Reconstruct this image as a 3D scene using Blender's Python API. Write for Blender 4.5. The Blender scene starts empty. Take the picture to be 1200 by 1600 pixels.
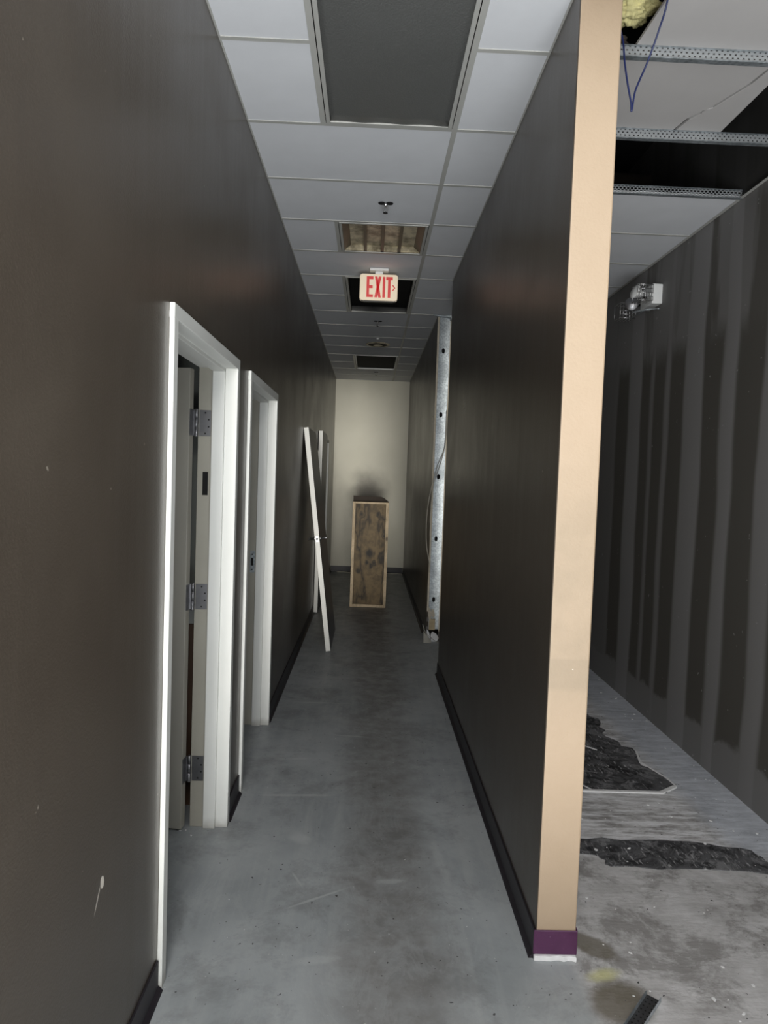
import bpy, bmesh, math, random
from mathutils import Vector, Matrix
random.seed(7)
S = bpy.context.scene
COL = S.collection

# ---------------------------------------------------------------- camera
F_PX = 1084.8
PITCH, YAW, ROLL, EYE = -0.05061, 0.0224, 0.03526, 1.646
fw = Vector((math.sin(YAW)*math.cos(PITCH), math.cos(YAW)*math.cos(PITCH), math.sin(PITCH)))
r0 = Vector((math.cos(YAW), -math.sin(YAW), 0)); u0 = r0.cross(fw)
rt = math.cos(ROLL)*r0 + math.sin(ROLL)*u0
up = -math.sin(ROLL)*r0 + math.cos(ROLL)*u0
cd = bpy.data.cameras.new('camera'); cam = bpy.data.objects.new('camera', cd); COL.objects.link(cam)
cam.matrix_world = Matrix(((rt.x, up.x, -fw.x, 0), (rt.y, up.y, -fw.y, 0), (rt.z, up.z, -fw.z, EYE), (0, 0, 0, 1)))
cd.sensor_fit = 'AUTO'; cd.sensor_width = 36; cd.lens = F_PX*36/1600; cd.clip_start = 0.05
S.camera = cam
# ---------------------------------------------------------------- light and exposure
S.view_settings.view_transform = 'Standard'; S.view_settings.look = 'None'
S.view_settings.exposure = 0.0; S.view_settings.gamma = 1; S.view_settings.use_curve_mapping = False
w = bpy.data.worlds.new('sky'); S.world = w; w.use_nodes = True
w.node_tree.nodes['Background'].inputs[0].default_value = (0.75, 0.87, 1.0, 1)
w.node_tree.nodes['Background'].inputs[1].default_value = 0.6
def lamp(name, kind, loc, rot, power, col, **k):
    d = bpy.data.lights.new(name, kind); d.energy = power; d.color = col
    for a, b in k.items(): setattr(d, a, b)
    o = bpy.data.objects.new(name, d); COL.objects.link(o); o.location = loc; o.rotation_euler = rot
    return o
# daylight entering through the shop front behind the camera, plus two added fills
lamp('shopfront_daylight', 'AREA', (0.05, -3.3, 1.3), (math.radians(95), 0, 0), 60, (0.96, 0.98, 1.0), shape='RECTANGLE', size=1.1, size_y=2.2)
lamp('upward_bounce_fill', 'AREA', (0.35, -1.6, 0.06), (math.radians(180), 0, 0), 290, (0.95, 0.98, 1.0), shape='RECTANGLE', size=2.4, size_y=3.0)  # added fill pointing up to lift the ceiling and upper walls
lamp('overhead_floor_fill', 'AREA', (-0.08, -0.9, 3.2), (math.radians(14), 0, 0), 155, (1.0, 0.98, 0.95), shape='RECTANGLE', size=0.9, size_y=1.6)  # added unseen fill from above to brighten the near floor
lamp('daylight_down_corridor', 'SUN', (0.4, -8, 2), (math.radians(90.1), 0, math.radians(1.8)), 1.65, (1.0, 0.97, 0.9), angle=math.radians(7))

# ---------------------------------------------------------------- measures
XL, XR, XW, X2 = -0.62, 0.628, 0.768, 2.024       # left wall, right wall faces, far side of the wall, room wall
ZC, P, Y0 = 3.265, 0.6096, 3.3076
YB, YE = -3.5, 11.833
def row(k): return Y0 + P*k
YC, YN, YF = 2.312, 5.768, 6.965                  # near end of right wall, its far end, start of the rear piece

# ---------------------------------------------------------------- materials
class NT:
    def __init__(s, name):
        s.m = bpy.data.materials.new(name); s.m.use_nodes = True; s.t = s.m.node_tree
        s.b = s.t.nodes['Principled BSDF']; s.co = None
    def n(s, typ, **k):
        x = s.t.nodes.new(typ)
        for a, b in k.items(): setattr(x, a, b)
        return x
    def l(s, a, b): s.t.links.new(a, b)
    def pos(s):
        if s.co is None: s.co = s.n('ShaderNodeTexCoord').outputs['Object']
        return s.co
    def put(s, sock, v):
        if isinstance(v, bpy.types.NodeSocket): s.l(v, sock)
        elif isinstance(v, (tuple, list)): sock.default_value = tuple(v) if len(sock.default_value) == len(v) else (*v, 1)
        else: sock.default_value = v
    def math(s, op, a, b=0.0, clamp=False):
        x = s.n('ShaderNodeMath', operation=op, use_clamp=clamp); s.put(x.inputs[0], a); s.put(x.inputs[1], b); return x.outputs[0]
    def xyz(s):
        x = s.n('ShaderNodeSeparateXYZ'); s.l(s.pos(), x.inputs[0]); return x.outputs
    def mapv(s, scale=(1, 1, 1), rot=(0, 0, 0), loc=(0, 0, 0)):
        x = s.n('ShaderNodeMapping'); s.l(s.pos(), x.inputs[0]); x.inputs['Scale'].default_value = scale
        x.inputs['Rotation'].default_value = rot; x.inputs['Location'].default_value = loc; return x.outputs[0]
    def noise(s, scale, detail=3, rough=.5, vec=None, dist=0):
        x = s.n('ShaderNodeTexNoise'); s.l(vec or s.pos(), x.inputs['Vector']); x.inputs['Scale'].default_value = scale
        x.inputs['Detail'].default_value = detail; x.inputs['Roughness'].default_value = rough; x.inputs['Distortion'].default_value = dist
        return x.outputs[0]
    def ramp(s, v, stops, interp='LINEAR'):
        x = s.n('ShaderNodeValToRGB'); x.color_ramp.interpolation = interp; e = x.color_ramp.elements
        while len(e) < len(stops): e.new(0.5)
        for el, (p, c) in zip(e, stops):
            el.position = p; el.color = (c, c, c, 1) if isinstance(c, (int, float)) else (*c, 1)
        s.l(v, x.inputs[0]); return x.outputs[0]
    def rng(s, v, a, b, c=0.0, d=1.0):
        x = s.n('ShaderNodeMapRange', interpolation_type='SMOOTHSTEP'); s.put(x.inputs[0], v)
        for i, q in enumerate((a, b, c, d)): x.inputs[i+1].default_value = q
        return x.outputs[0]
    def mix(s, f, a, b):
        x = s.n('ShaderNodeMix', data_type='RGBA'); s.put(x.inputs[0], f); s.put(x.inputs[6], a); s.put(x.inputs[7], b); return x.outputs[2]
    def ell(s, cx, cy, rx, ry, ang=0, edge=.3, axes=(0, 1), warp=None, amp=0):
        """soft elliptical patch in two object axes"""
        o = s.xyz(); X = s.math('SUBTRACT', o[axes[0]], cx); Y = s.math('SUBTRACT', o[axes[1]], cy)
        c, sn = math.cos(ang), math.sin(ang)
        a = s.math('ADD', s.math('MULTIPLY', X, c/rx), s.math('MULTIPLY', Y, sn/rx))
        b = s.math('ADD', s.math('MULTIPLY', X, -sn/ry), s.math('MULTIPLY', Y, c/ry))
        d = s.math('SQRT', s.math('ADD', s.math('MULTIPLY', a, a), s.math('MULTIPLY', b, b)))
        if warp is not None: d = s.math('ADD', d, s.math('MULTIPLY', s.math('SUBTRACT', warp, .5), amp))
        return s.rng(d, 1+edge, 1-edge)
    def bump(s, h, strength, dist=0.01):
        x = s.n('ShaderNodeBump'); x.inputs['Strength'].default_value = strength; x.inputs['Distance'].default_value = dist
        s.l(h, x.inputs['Height']); s.l(x.outputs[0], s.b.inputs['Normal'])
    def out(s, col, rough=.5, metal=0, spec=.5):
        s.put(s.b.inputs['Base Color'], col); s.put(s.b.inputs['Roughness'], rough); s.put(s.b.inputs['Metallic'], metal)
        s.b.inputs['Specular IOR Level'].default_value = spec
        return s.m
def simple(name, col, rough=.5, metal=0, var=.12, scale=12, spec=.5, bump=0.0):
    t = NT(name); n = t.noise(scale, 4)
    c = t.mix(n, tuple(max(0, q*(1-var)) for q in col), tuple(min(1, q*(1+var)) for q in col))
    if bump: t.bump(t.noise(scale*6, 3), bump, .002)
    return t.out(c, rough, metal, spec)

def brown_paint():
    t = NT('brown satin wall paint')
    n = t.noise(2.2, 4, .6); c = t.mix(t.ramp(n, [(.3, 0), (.7, 1)]), (.068, .055, .043), (.084, .069, .054))
    sc = t.ramp(t.noise(30, 2, .6), [(.765, 0), (.78, 1)])
    c = t.mix(t.math('MULTIPLY', sc, .5), c, (.4, .36, .3))
    chip = t.ell(1.665, .632, .011, .017, .5, .15, (1, 2), t.noise(40), .8)
    tail = t.ell(1.635, .605, .004, .03, -.6, .3, (1, 2))
    left = t.math('LESS_THAN', t.xyz()[0], 0)
    c = t.mix(t.math('MULTIPLY', t.math('MAXIMUM', chip, t.math('MULTIPLY', tail, .6)), left), c, (.75, .7, .62))
    roll = t.noise(1, 2, .5, t.mapv((9, 9, .5)))
    t.bump(t.math('ADD', t.math('MULTIPLY', t.noise(170, 2), .35), t.math('MULTIPLY', roll, 1.2)), .35, .004)
    return t.out(c, t.rng(n, .2, .8, .27, .36), 0, .5)
M = {}
M['brown'] = brown_paint()
def beige():
    t = NT('beige wall end paint')
    n = t.noise(9, 4, .6); c = t.mix(n, (.345, .258, .174), (.385, .293, .204))
    z = t.xyz()[2]
    rub = t.math('MULTIPLY', t.math('MULTIPLY', t.rng(z, .75, 1.05), t.rng(z, 1.9, 1.35)), t.ramp(t.noise(7, 5, .7), [(.32, .5), (.62, 1)]))
    c = t.mix(t.math('MULTIPLY', rub, .65), c, (.25, .195, .13))
    band = t.math('MULTIPLY', t.rng(z, .93, .96), t.rng(z, 1.055, 1.045))
    c = t.mix(t.math('MULTIPLY', band, .35), c, (.22, .175, .12))
    chips = t.ramp(t.noise(26, 2, .5), [(.775, 0), (.785, 1)])
    c = t.mix(chips, c, (.85, .8, .72))
    t.bump(t.noise(120, 3), .25, .003)
    return t.out(c, .5)
M['beige'] = beige()
def cream():
    t = NT('cream wall paint with dark patches')
    x, y, z = t.xyz()
    n = t.noise(1.6, 5, .6); c = t.mix(n, (.60, .575, .46), (.74, .71, .60))
    s1 = t.ell(-.02, 1.32, .26, .34, 0, .75, (0, 2), t.noise(4, 4), .8)  # soft dark patches, behind the crate and low on the left
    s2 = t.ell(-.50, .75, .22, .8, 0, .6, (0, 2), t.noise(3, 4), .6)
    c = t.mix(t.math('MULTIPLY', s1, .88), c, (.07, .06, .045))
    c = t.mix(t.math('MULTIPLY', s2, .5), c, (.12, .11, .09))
    return t.out(c, .55)
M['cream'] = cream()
def floor_mat():
    t = NT('worn grey painted concrete')
    x, y, z = t.xyz()
    n1 = t.noise(1.7, 5, .6); n2 = t.noise(9, 5, .65); st = t.noise(1, 4, .6, t.mapv((18, 1.1, 1)))
    c = t.mix(t.ramp(n1, [(.35, 0), (.65, 1)]), (.25, .268, .275), (.35, .368, .375))
    c = t.mix(t.ramp(st, [(.45, 0), (.7, .45)]), c, (.38, .39, .39))
    # brown foot traffic lane in the middle of the corridor
    wx = t.math('ADD', x, t.math('MULTIPLY', t.math('SUBTRACT', n1, .5), .35))
    lane = t.math('MULTIPLY', t.rng(wx, -.16, .06), t.rng(wx, .42, .20))
    c = t.mix(t.math('MULTIPLY', lane, t.ramp(n2, [(.25, .2), (.6, .8)])), c, (.165, .157, .150))
    blot = t.ramp(t.noise(2.6, 6, .75, None, .3), [(.50, 0), (.62, 1)])
    c = t.mix(t.math('MULTIPLY', blot, .35), c, (.10, .10, .098))
    # dust and scraped slab of the room on the right
    room = t.rng(x, .72, .80)
    dust = t.mix(t.ramp(n2, [(.3, 0), (.7, 1)]), (.36, .35, .345), (.54, .53, .53))
    dust = t.mix(t.ramp(t.noise(3.2, 6, .75, None, .3), [(.48, 0), (.58, .75)]), dust, (.19, .18, .17))
    ridg = t.noise(1, 5, .7, t.mapv((6, 26, 1)))
    far = t.rng(t.math('ADD', y, t.math('MULTIPLY', n1, .1)), 2.95, 3.15)
    dust = t.mix(t.math('MULTIPLY', far, t.ramp(ridg, [(.42, 0), (.62, .8)])), dust, (.82, .82, .84))
    edge = t.math('MULTIPLY', t.rng(t.math('ADD', x, t.math('MULTIPLY', n2, .15)), 1.72, 1.88), far)
    dust = t.mix(t.math('MULTIPLY', edge, .6), dust, (.46, .50, .57))
    c = t.mix(room, c, dust)
    # olive patch with a yellow spot beside the wall end
    wp = t.noise(11, 4, .6)
    a = t.ell(.845, 2.385, .105, .05, -.75, .25, (0, 1), wp, .7)
    b = t.ell(.86, 2.115, .105, .085, .5, .3, (0, 1), wp, .6)
    c = t.mix(t.math('MULTIPLY', t.math('MAXIMUM', a, b), .8), c, (.115, .098, .068))
    c = t.mix(t.math('MULTIPLY', t.ell(.84, 2.235, .045, .022, .3, .9, (0, 1), wp, 1.6), .6), c, (.60, .58, .25))
    # pale scuffs
    for (cx, cy, rx, ry, an, k) in [(-.33, 3.49, .17, .012, .05, .55), (-.26, 3.07, .05, .035, -.6, .5), (-.16, 2.62, .12, .006, .55, .5), (-.24, 2.75, .05, .006, -1.1, .5),
                                    (-.05, 4.32, .1, .012, -.1, .4), (-.12, 2.28, .07, .02, .2, .4), (-.30, 4.95, .16, .012, 0, .4), (.36, 2.9, .02, .16, .1, .25),
                                    (.14, 2.75, .05, .014, .1, .4), (-.36, 3.95, .09, .012, .1, .4), (.3, 6.1, .25, .012, 0, .3)]:
        c = t.mix(t.math('MULTIPLY', t.ell(cx, cy, rx, ry, an, .5, (0, 1), n2, 1.3), k), c, (.46, .47, .47))
    worn = t.ramp(t.noise(1, 6, .72, t.mapv((4.5, 2.2, 1), loc=(7, 2, 0)), 1.6), [(.50, 0), (.53, .16), (.60, 0)])
    c = t.mix(t.math('MULTIPLY', worn, t.math('SUBTRACT', 1.0, room)), c, (.40, .41, .41))
    pit = t.ramp(t.noise(46, 2, .5), [(.265, 1), (.285, 0)])
    c = t.mix(pit, c, (.04, .04, .04))
    spk = t.ramp(t.noise(60, 2, .5, t.mapv((1, 1, 1), loc=(5, 3, 1))), [(.745, 0), (.76, 1)])
    c = t.mix(t.math('MULTIPLY', spk, .6), c, (.6, .6, .58))
    t.bump(t.math('ADD', n2, t.math('MULTIPLY', room, t.math('MULTIPLY', ridg, 1.4))), .35, .006)
    return t.out(c, t.math('ADD', t.rng(n2, .3, .7, .40, .58), t.math('MULTIPLY', room, .2)), 0, .5)
M['floor'] = floor_mat()
def drywall():
    t = NT('grey drywall with mud streaks')
    x, y, z = t.xyz()
    wob = t.math('ADD', y, t.math('MULTIPLY', t.math('SUBTRACT', t.noise(1, 2, .5, t.mapv((1, .9, .7))), .5), .16))
    u = t.math('DIVIDE', t.math('SUBTRACT', wob, 2.6), 4.2)
    bands = [(3.05, 3.16, .7), (3.44, 3.60, .85), (3.86, 4.02, .95), (4.24, 4.50, 1), (4.72, 4.80, .8), (4.98, 5.05, .7), (5.22, 5.48, 1), (5.72, 5.84, .6), (6.2, 6.3, .6)]
    st = [(0, 0)]
    for a, b, v in bands:
        a = (a-2.6)/4.2; b = (b-2.6)/4.2; st += [(a-.004, 0), (a+.004, v), (b-.004, v*.85), (b+.004, 0)]
    st = st[:32]
    m = t.ramp(u, st)
    n = t.noise(5, 5, .65); zw = t.math('ADD', z, t.math('MULTIPLY', n, .16))
    low = t.rng(zw, .33, .29); m = t.math('MAXIMUM', m, t.math('MULTIPLY', low, .65))
    top = t.math('MULTIPLY', t.rng(zw, 2.55, 2.75), t.ramp(t.noise(1, 4, .6, t.mapv((1, 3.2, .5))), [(.40, .1), (.50, .8)]))
    m = t.math('MAXIMUM', m, t.math('MULTIPLY', top, .8))
    c = t.mix(m, (.095, .090, .080), (.255, .252, .252))
    c = t.mix(t.math('MULTIPLY', t.ramp(t.noise(26, 2), [(.745, 0), (.76, 1)]), .4), c, (.5, .5, .5))
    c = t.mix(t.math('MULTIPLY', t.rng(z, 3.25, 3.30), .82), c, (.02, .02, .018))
    return t.out(c, .75, 0, .3)
M['drywall'] = drywall()
M['tile'] = simple('ceiling tile', (.78, .795, .82), .9, 0, .05, 6, .2, .25)
M['tee'] = simple('ceiling tee paint', (.50, .50, .47), .45, 0, .06, 8)
M['black'] = simple('sooty black', (.012, .012, .012), .8, 0, .3, 4, .2)
M['base'] = simple('dark vinyl cove base', (.016, .013, .017), .5, 0, .35, 14)
def purple():
    t = NT('purple vinyl base'); n = t.noise(14, 4, .65)
    c = t.mix(n, (.05, .014, .045), (.11, .035, .095)); sc = t.ramp(t.noise(40, 3, .6, t.mapv((1.4, 1, .5))), [(.66, 0), (.70, 1)])
    return t.out(t.mix(t.math('MULTIPLY', sc, .6), c, (.45, .4, .43)), .3)
M['purple'] = purple()
M['plaster'] = simple('white plaster', (.72, .72, .72), .85, 0, .15, 30, .3, .3)
M['paper'] = simple('gypsum edge paper', (.50, .45, .36), .85, 0, .25, 40, .3)
def frame_mat():
    t = NT('cream white door frame enamel'); n = t.noise(3, 3)
    c = t.mix(n, (.66, .665, .63), (.76, .77, .74)); z = t.xyz()[2]
    g = t.math('MULTIPLY', t.rng(t.math('ADD', z, t.math('MULTIPLY', t.noise(20, 4), .05)), .085, .02), .6)
    return t.out(t.mix(g, c, (.22, .20, .17)), .5)
M['frame'] = frame_mat()
M['rabbet'] = simple('beige frame rabbet with painted shade', (.34, .325, .275), .6, 0, .1, 6)  # leaf-like beige, darkened to paint in the shade behind the stop
M['leaf'] = simple('door leaf grey beige paint', (.36, .345, .30), .4, 0, .05, 4)
M['slab'] = simple('grey door face', (.17, .17, .175), .4, 0, .08, 5)
M['slab_edge'] = simple('white door edge', (.80, .79, .74), .5, 0, .06, 12)
M['chrome'] = simple('brushed steel', (.55, .55, .55), .3, 1, .1, 20)
M['hinge'] = simple('satin steel hinge', (.28, .28, .29), .4, 1, .2, 30)
M['darkmetal'] = simple('dark metal', (.03, .03, .03), .4, .6, .2, 30)
def galv():
    t = NT('galvanised steel'); v = t.n('ShaderNodeTexVoronoi'); t.l(t.pos(), v.inputs['Vector']); v.inputs['Scale'].default_value = 60
    n = t.noise(5, 4, .6); c = t.mix(t.ramp(v.outputs['Distance'], [(.1, 0), (.8, 1)]), (.26, .29, .30), (.46, .50, .53))
    c = t.mix(t.ramp(n, [(.42, 0), (.62, .6)]), c, (.15, .17, .18))
    return t.out(c, .42, .6)
M['galv'] = galv()
def perf(name, hx, hz):
    t = NT(name); x, y, z = t.xyz()
    r = t.math('MULTIPLY', z, 78.0); odd = t.math('FLOOR', r)
    xx = t.math('FRACT', t.math('ADD', t.math('MULTIPLY', x, 48.0), t.math('MULTIPLY', odd, .5)))
    h = t.math('MULTIPLY', t.math('LESS_THAN', xx, hx), t.math('LESS_THAN', t.math('FRACT', r), hz))
    t.out((.40, .42, .43), .4, .4)
    tr = t.n('ShaderNodeBsdfTransparent'); ms = t.n('ShaderNodeMixShader')
    t.l(h, ms.inputs[0]); t.l(t.b.outputs[0], ms.inputs[1]); t.l(tr.outputs[0], ms.inputs[2])
    t.l(ms.outputs[0], t.t.nodes['Material Output'].inputs[0]); return t.m
M['perf'] = perf('perforated galvanised web', .66, .74); M['perf_fine'] = perf('finely perforated galvanised web', .34, .45)
def lens_mat():
    t = NT('grey prismatic lens'); v = t.n('ShaderNodeTexVoronoi'); t.l(t.pos(), v.inputs['Vector']); v.inputs['Scale'].default_value = 130
    n = t.noise(1.5, 4); c = t.mix(n, (.105, .108, .104), (.145, .148, .143))
    t.bump(v.outputs['Distance'], .3, .003); return t.out(c, .35)
M['lens'] = lens_mat()
def gold():
    t = NT('dirty parabolic reflector'); n = t.noise(9, 5, .7); c = t.mix(t.ramp(n, [(.38, 0), (.62, 1)]), (.24, .20, .13), (.75, .66, .47))
    return t.out(c, .45, .15)
M['gold'] = gold(); M['dimgold'] = simple('brown stained reflector', (.16, .13, .085), .5, .1, .25, 10)
def wood(name, a, b, knots, sc=9):
    t = NT(name); kn = None
    for (cx, cz, r) in knots:
        k = t.ell(cx, cz, r, r*1.4, 0, .9, (0, 2), t.noise(18, 3), 1.2); kn = k if kn is None else t.math('MAXIMUM', kn, k)
    x, y, z = t.xyz()
    g = t.math('ADD', t.math('MULTIPLY', x, 9.0), t.math('MULTIPLY', t.noise(2.2, 4, .6, t.mapv((2.2, 1, .55))), 9.0))
    g = t.math('ABSOLUTE', t.math('SINE', t.math('ADD', g, t.math('MULTIPLY', kn, 2.0))))
    c = t.mix(t.ramp(g, [(.0, 0), (.28, .55), (.7, 1)]), a, b)
    c = t.mix(t.math('MULTIPLY', t.ramp(t.noise(7, 6, .75), [(.42, 0), (.62, 1)]), .55), c, tuple(q*.6 for q in a))
    c = t.mix(t.math('MULTIPLY', kn, .92), c, tuple(q*.12 for q in a))
    return t.out(c, .65)
M['ply'] = wood('knotty plywood', (.026, .016, .006), (.165, .112, .050), [(.0, .67, .045), (-.115, 1.17, .028), (.10, 1.17, .022), (.17, .62, .045), (.02, .52, .02), (-.14, .45, .02), (.18, .9, .02), (.06, .56, .02), (-.03, .56, .02)])
M['pine'] = wood('pale pine lumber', (.42, .32, .20), (.60, .47, .31), [(.21, .87, .02)])
M['sootwood'] = simple('charred wood', (.035, .025, .018), .8, 0, .4, 14)
M['orangewood'] = simple('wood block', (.45, .36, .22), .7, 0, .3, 20)
def mastic():
    t = NT('black torn flooring adhesive'); n = t.noise(7, 6, .75, None, 1.5); n2 = t.noise(1, 5, .7, t.mapv((60, 14, 1), (0, 0, .9)))
    c = t.mix(t.ramp(n, [(.40, 0), (.56, 1)]), (.018, .018, .020), (.10, .10, .105))
    c = t.mix(t.ramp(t.noise(4, 6, .8, t.mapv((1, 1, 1), loc=(3, 1, 0)), 2.), [(.53, 0), (.60, .9)]), c, (.20, .20, .205))
    c = t.mix(t.math('MULTIPLY', t.ramp(n2, [(.58, 0), (.64, 1)]), .6), c, (.55, .55, .55))
    t.bump(n, .6, .01); return t.out(c, .5)
M['mastic'] = mastic()
def emis(name, col, e, rough=.5, base=None):
    m = simple(name, base or col, rough, 0, .03); b = m.node_tree.nodes['Principled BSDF']
    b.inputs['Emission Color'].default_value = (*col, 1); b.inputs['Emission Strength'].default_value = e; return m
M['exitface'] = emis('lit cream exit face', (1.0, .80, .58), .30, .5, (.6, .53, .40))
M['exitred'] = emis('lit red letters', (.9, .05, .05), .28, .5, (.42, .03, .03))
M['yellow'] = simple('yellow fibreglass wool', (.66, .60, .30), .95, 0, .3, 30, .1, .8)
M['blue'] = simple('blue cable jacket', (.010, .018, .085), .4)
M['greywire'] = simple('grey cable jacket', (.42, .40, .34), .5)
M['panel'] = simple('bare ceiling panel', (.50, .485, .475), .85, 0, .06, 5, .2, .2)
M['white'] = simple('white plastic', (.78, .79, .78), .4, 0, .04)
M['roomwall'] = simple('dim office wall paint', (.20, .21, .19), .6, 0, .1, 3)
M['wains'] = simple('brown wainscot', (.09, .05, .03), .5, 0, .3, 8)

# ---------------------------------------------------------------- mesh helpers
def box(bm, x0, x1, y0, y1, z0, z1, mi=0):
    v = [bm.verts.new(p) for p in ((x0, y0, z0), (x1, y0, z0), (x1, y1, z0), (x0, y1, z0), (x0, y0, z1), (x1, y0, z1), (x1, y1, z1), (x0, y1, z1))]
    fs = []
    for q in ((0, 3, 2, 1), (4, 5, 6, 7), (0, 1, 5, 4), (1, 2, 6, 5), (2, 3, 7, 6), (3, 0, 4, 7)):
        f = bm.faces.new([v[i] for i in q]); f.material_index = mi; fs.append(f)
    return fs
def prism(bm, pts, a, b, axis='z', mi=0):
    def P3(p, h):
        return {'z': (p[0], p[1], h), 'y': (p[0], h, p[1]), 'x': (h, p[0], p[1])}[axis]
    lo = [bm.verts.new(P3(p, a)) for p in pts]; hi = [bm.verts.new(P3(p, b)) for p in pts]; n = len(pts)
    fs = [bm.faces.new(lo[::-1]), bm.faces.new(hi)] + [bm.faces.new((lo[i], lo[(i+1) % n], hi[(i+1) % n], hi[i])) for i in range(n)]
    for f in fs: f.material_index = mi
def lathe(bm, c, prof, n=24, axis='z', mi=0):
    """prof: list of (radius, height) along axis from c"""
    rings = []
    for r, h in prof:
        ring = []
        for i in range(n):
            a = 2*math.pi*i/n; u, v = max(r, 1e-5)*math.cos(a), max(r, 1e-5)*math.sin(a)
            p = {'z': (u, v, h), 'y': (u, h, v), 'x': (h, u, v)}[axis]
            ring.append(bm.verts.new((c[0]+p[0], c[1]+p[1], c[2]+p[2])))
        rings.append(ring)
    for A, B in zip(rings, rings[1:]):
        for i in range(n):
            f = bm.faces.new((A[i], A[(i+1) % n], B[(i+1) % n], B[i])); f.smooth = True; f.material_index = mi
    f1 = bm.faces.new(rings[0][::-1]); f2 = bm.faces.new(rings[-1]); f1.material_index = f2.material_index = mi
def tube(bm, pts, r, n=8, sub=6, mi=0):
    P_ = [Vector(p) for p in pts]; path = []
    if sub > 1 and len(P_) > 2:
        Q = [P_[0]*2-P_[1]] + P_ + [P_[-1]*2-P_[-2]]
        for i in range(1, len(Q)-2):
            for s in range(sub):
                u = s/sub; a, b, c, d = Q[i-1:i+3]
                path.append(.5*((2*b)+(-a+c)*u+(2*a-5*b+4*c-d)*u*u+(-a+3*b-3*c+d)*u**3))
        path.append(P_[-1])
    else: path = P_
    rings = []
    for i, p in enumerate(path):
        t = (path[min(i+1, len(path)-1)]-path[max(i-1, 0)]).normalized()
        s = t.cross(Vector((0, 1, .1)) if abs(t.y) < .9 else Vector((1, 0, 0))).normalized(); q = s.cross(t)
        rings.append([bm.verts.new(p+r*(math.cos(2*math.pi*k/n)*s+math.sin(2*math.pi*k/n)*q)) for k in range(n)])
    for A, B in zip(rings, rings[1:]):
        for k in range(n):
            f = bm.faces.new((A[k], A[(k+1) % n], B[(k+1) % n], B[k])); f.smooth = True; f.material_index = mi
    bm.faces.new(rings[0][::-1]); bm.faces.new(rings[-1])
def obj(name, bm, mats, parent=None, bevel=0, seg=2):
    bmesh.ops.recalc_face_normals(bm, faces=bm.faces[:])
    me = bpy.data.meshes.new(name); bm.to_mesh(me); bm.free()
    for m in (mats if isinstance(mats, (list, tuple)) else [mats]): me.materials.append(M[m])
    o = bpy.data.objects.new(name, me); COL.objects.link(o)
    if parent: o.parent = parent
    if bevel:
        b = o.modifiers.new('bevel', 'BEVEL'); b.width = bevel; b.segments = seg; b.limit_method = 'ANGLE'
    return o
def BM(): return bmesh.new()
def obox(name, dims, mat, parent=None, bevel=0):
    bm = BM(); box(bm, *dims); return obj(name, bm, mat, parent, bevel)
def empty(name, loc=(0, 0, 0), rot=(0, 0, 0)):
    o = bpy.data.objects.new(name, None); COL.objects.link(o); o.location = loc; o.rotation_euler = rot; o.empty_display_size = .1; return o
def thing(name, label, cat, loc=(0, 0, 0), rot=(0, 0, 0), group=None):
    o = empty(name, loc, rot); return tag(o, label, cat, group)
def tag(o, label, cat, group=None):
    o['label'] = label; o['category'] = cat
    if group: o['group'] = group
    return o
def struct(o): o['kind'] = 'structure'; return o
def grp(o, c):  # move mesh data so that the object origin sits at c
    o.data.transform(Matrix.Translation(-Vector(c))); o.location = c; return o

# ================================================================ SETTING
ZT = 4.2
bm = BM(); box(bm, -3.8, X2+.14, YB, 12.0, -.12, 0); struct(obj('floor', bm, 'floor'))
# left wall with three door openings: (near, far) of each opening
DO = [(2.16, 3.165), (3.52, 4.49), (9.14, 10.12)]
bm = BM(); ys = [YB]
for a, b in DO: ys += [a, b]
ys.append(12.0)
for a, b in zip(ys[0::2], ys[1::2]): box(bm, XL-.15, XL, a, b, 0, ZT)
for a, b in DO: box(bm, XL-.15, XL, a, b, 2.12, ZT)
struct(obj('wall_left', bm, 'brown'))
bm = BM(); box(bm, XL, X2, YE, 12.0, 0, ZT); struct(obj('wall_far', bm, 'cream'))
# right wall, near piece: brown corridor face, beige painted end
bm = BM()
for f in box(bm, XR, XW, YC, YN, 0, ZT):
    c = f.calc_center_median(); f.material_index = 1 if (c.y < YC+.01 or c.x > XW-.01) else 0
o = struct(obj('wall_right', bm, ['brown', 'beige'], None, .006, 3))
# rear piece beyond the opening: two drywall skins with the cavity between them
bm = BM()
box(bm, XR, XR+.016, YF, YE, .30, ZT); box(bm, XW-.016, XW, YF, YE, 0, ZT)
prism(bm, [(YF+.02, 0), (YE, 0), (YE, .30), (YF, .30), (YF+.012, .24), (YF-.004, .2), (YF+.03, .14), (YF+.01, .09)], XR, XR+.016, 'x')
box(bm, XR+.016, XW-.016, YF+.35, YE, 0, ZT, 0)
struct(obj('wall_right_rear', bm, 'brown'))
bm = BM(); box(bm, X2, X2+.14, YB, 12.0, 0, ZT); struct(obj('wall_east', bm, 'drywall'))
bm = BM(); box(bm, -3.8, X2+.14, YB, 12.0, ZT, ZT+.1); struct(obj('ceiling_deck', bm, 'black'))
# offices behind the left doors
bm = BM()
box(bm, -3.8, -3.7, 0.5, 12.0, 0, ZT); box(bm, -3.7, XL-.15, .5, .6, 0, ZT); box(bm, -3.7, XL-.15, 11.9, 12.0, 0, ZT)
for y in (3.36, 6.0): box(bm, -3.7, XL-.15, y, y+.09, .93, ZT, 0); box(bm, -3.7, XL-.15, y, y+.09, 0, .93, 1)
box(bm, -3.7, XL-.15, .6, 11.9, 2.9, 2.94)
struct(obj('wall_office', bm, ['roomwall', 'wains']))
bm = BM(); box(bm, -3.6, XL-.16, 3.335, 3.36, .905, .975); struct(obj('trim_1', bm, 'frame', None, .006))
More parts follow.
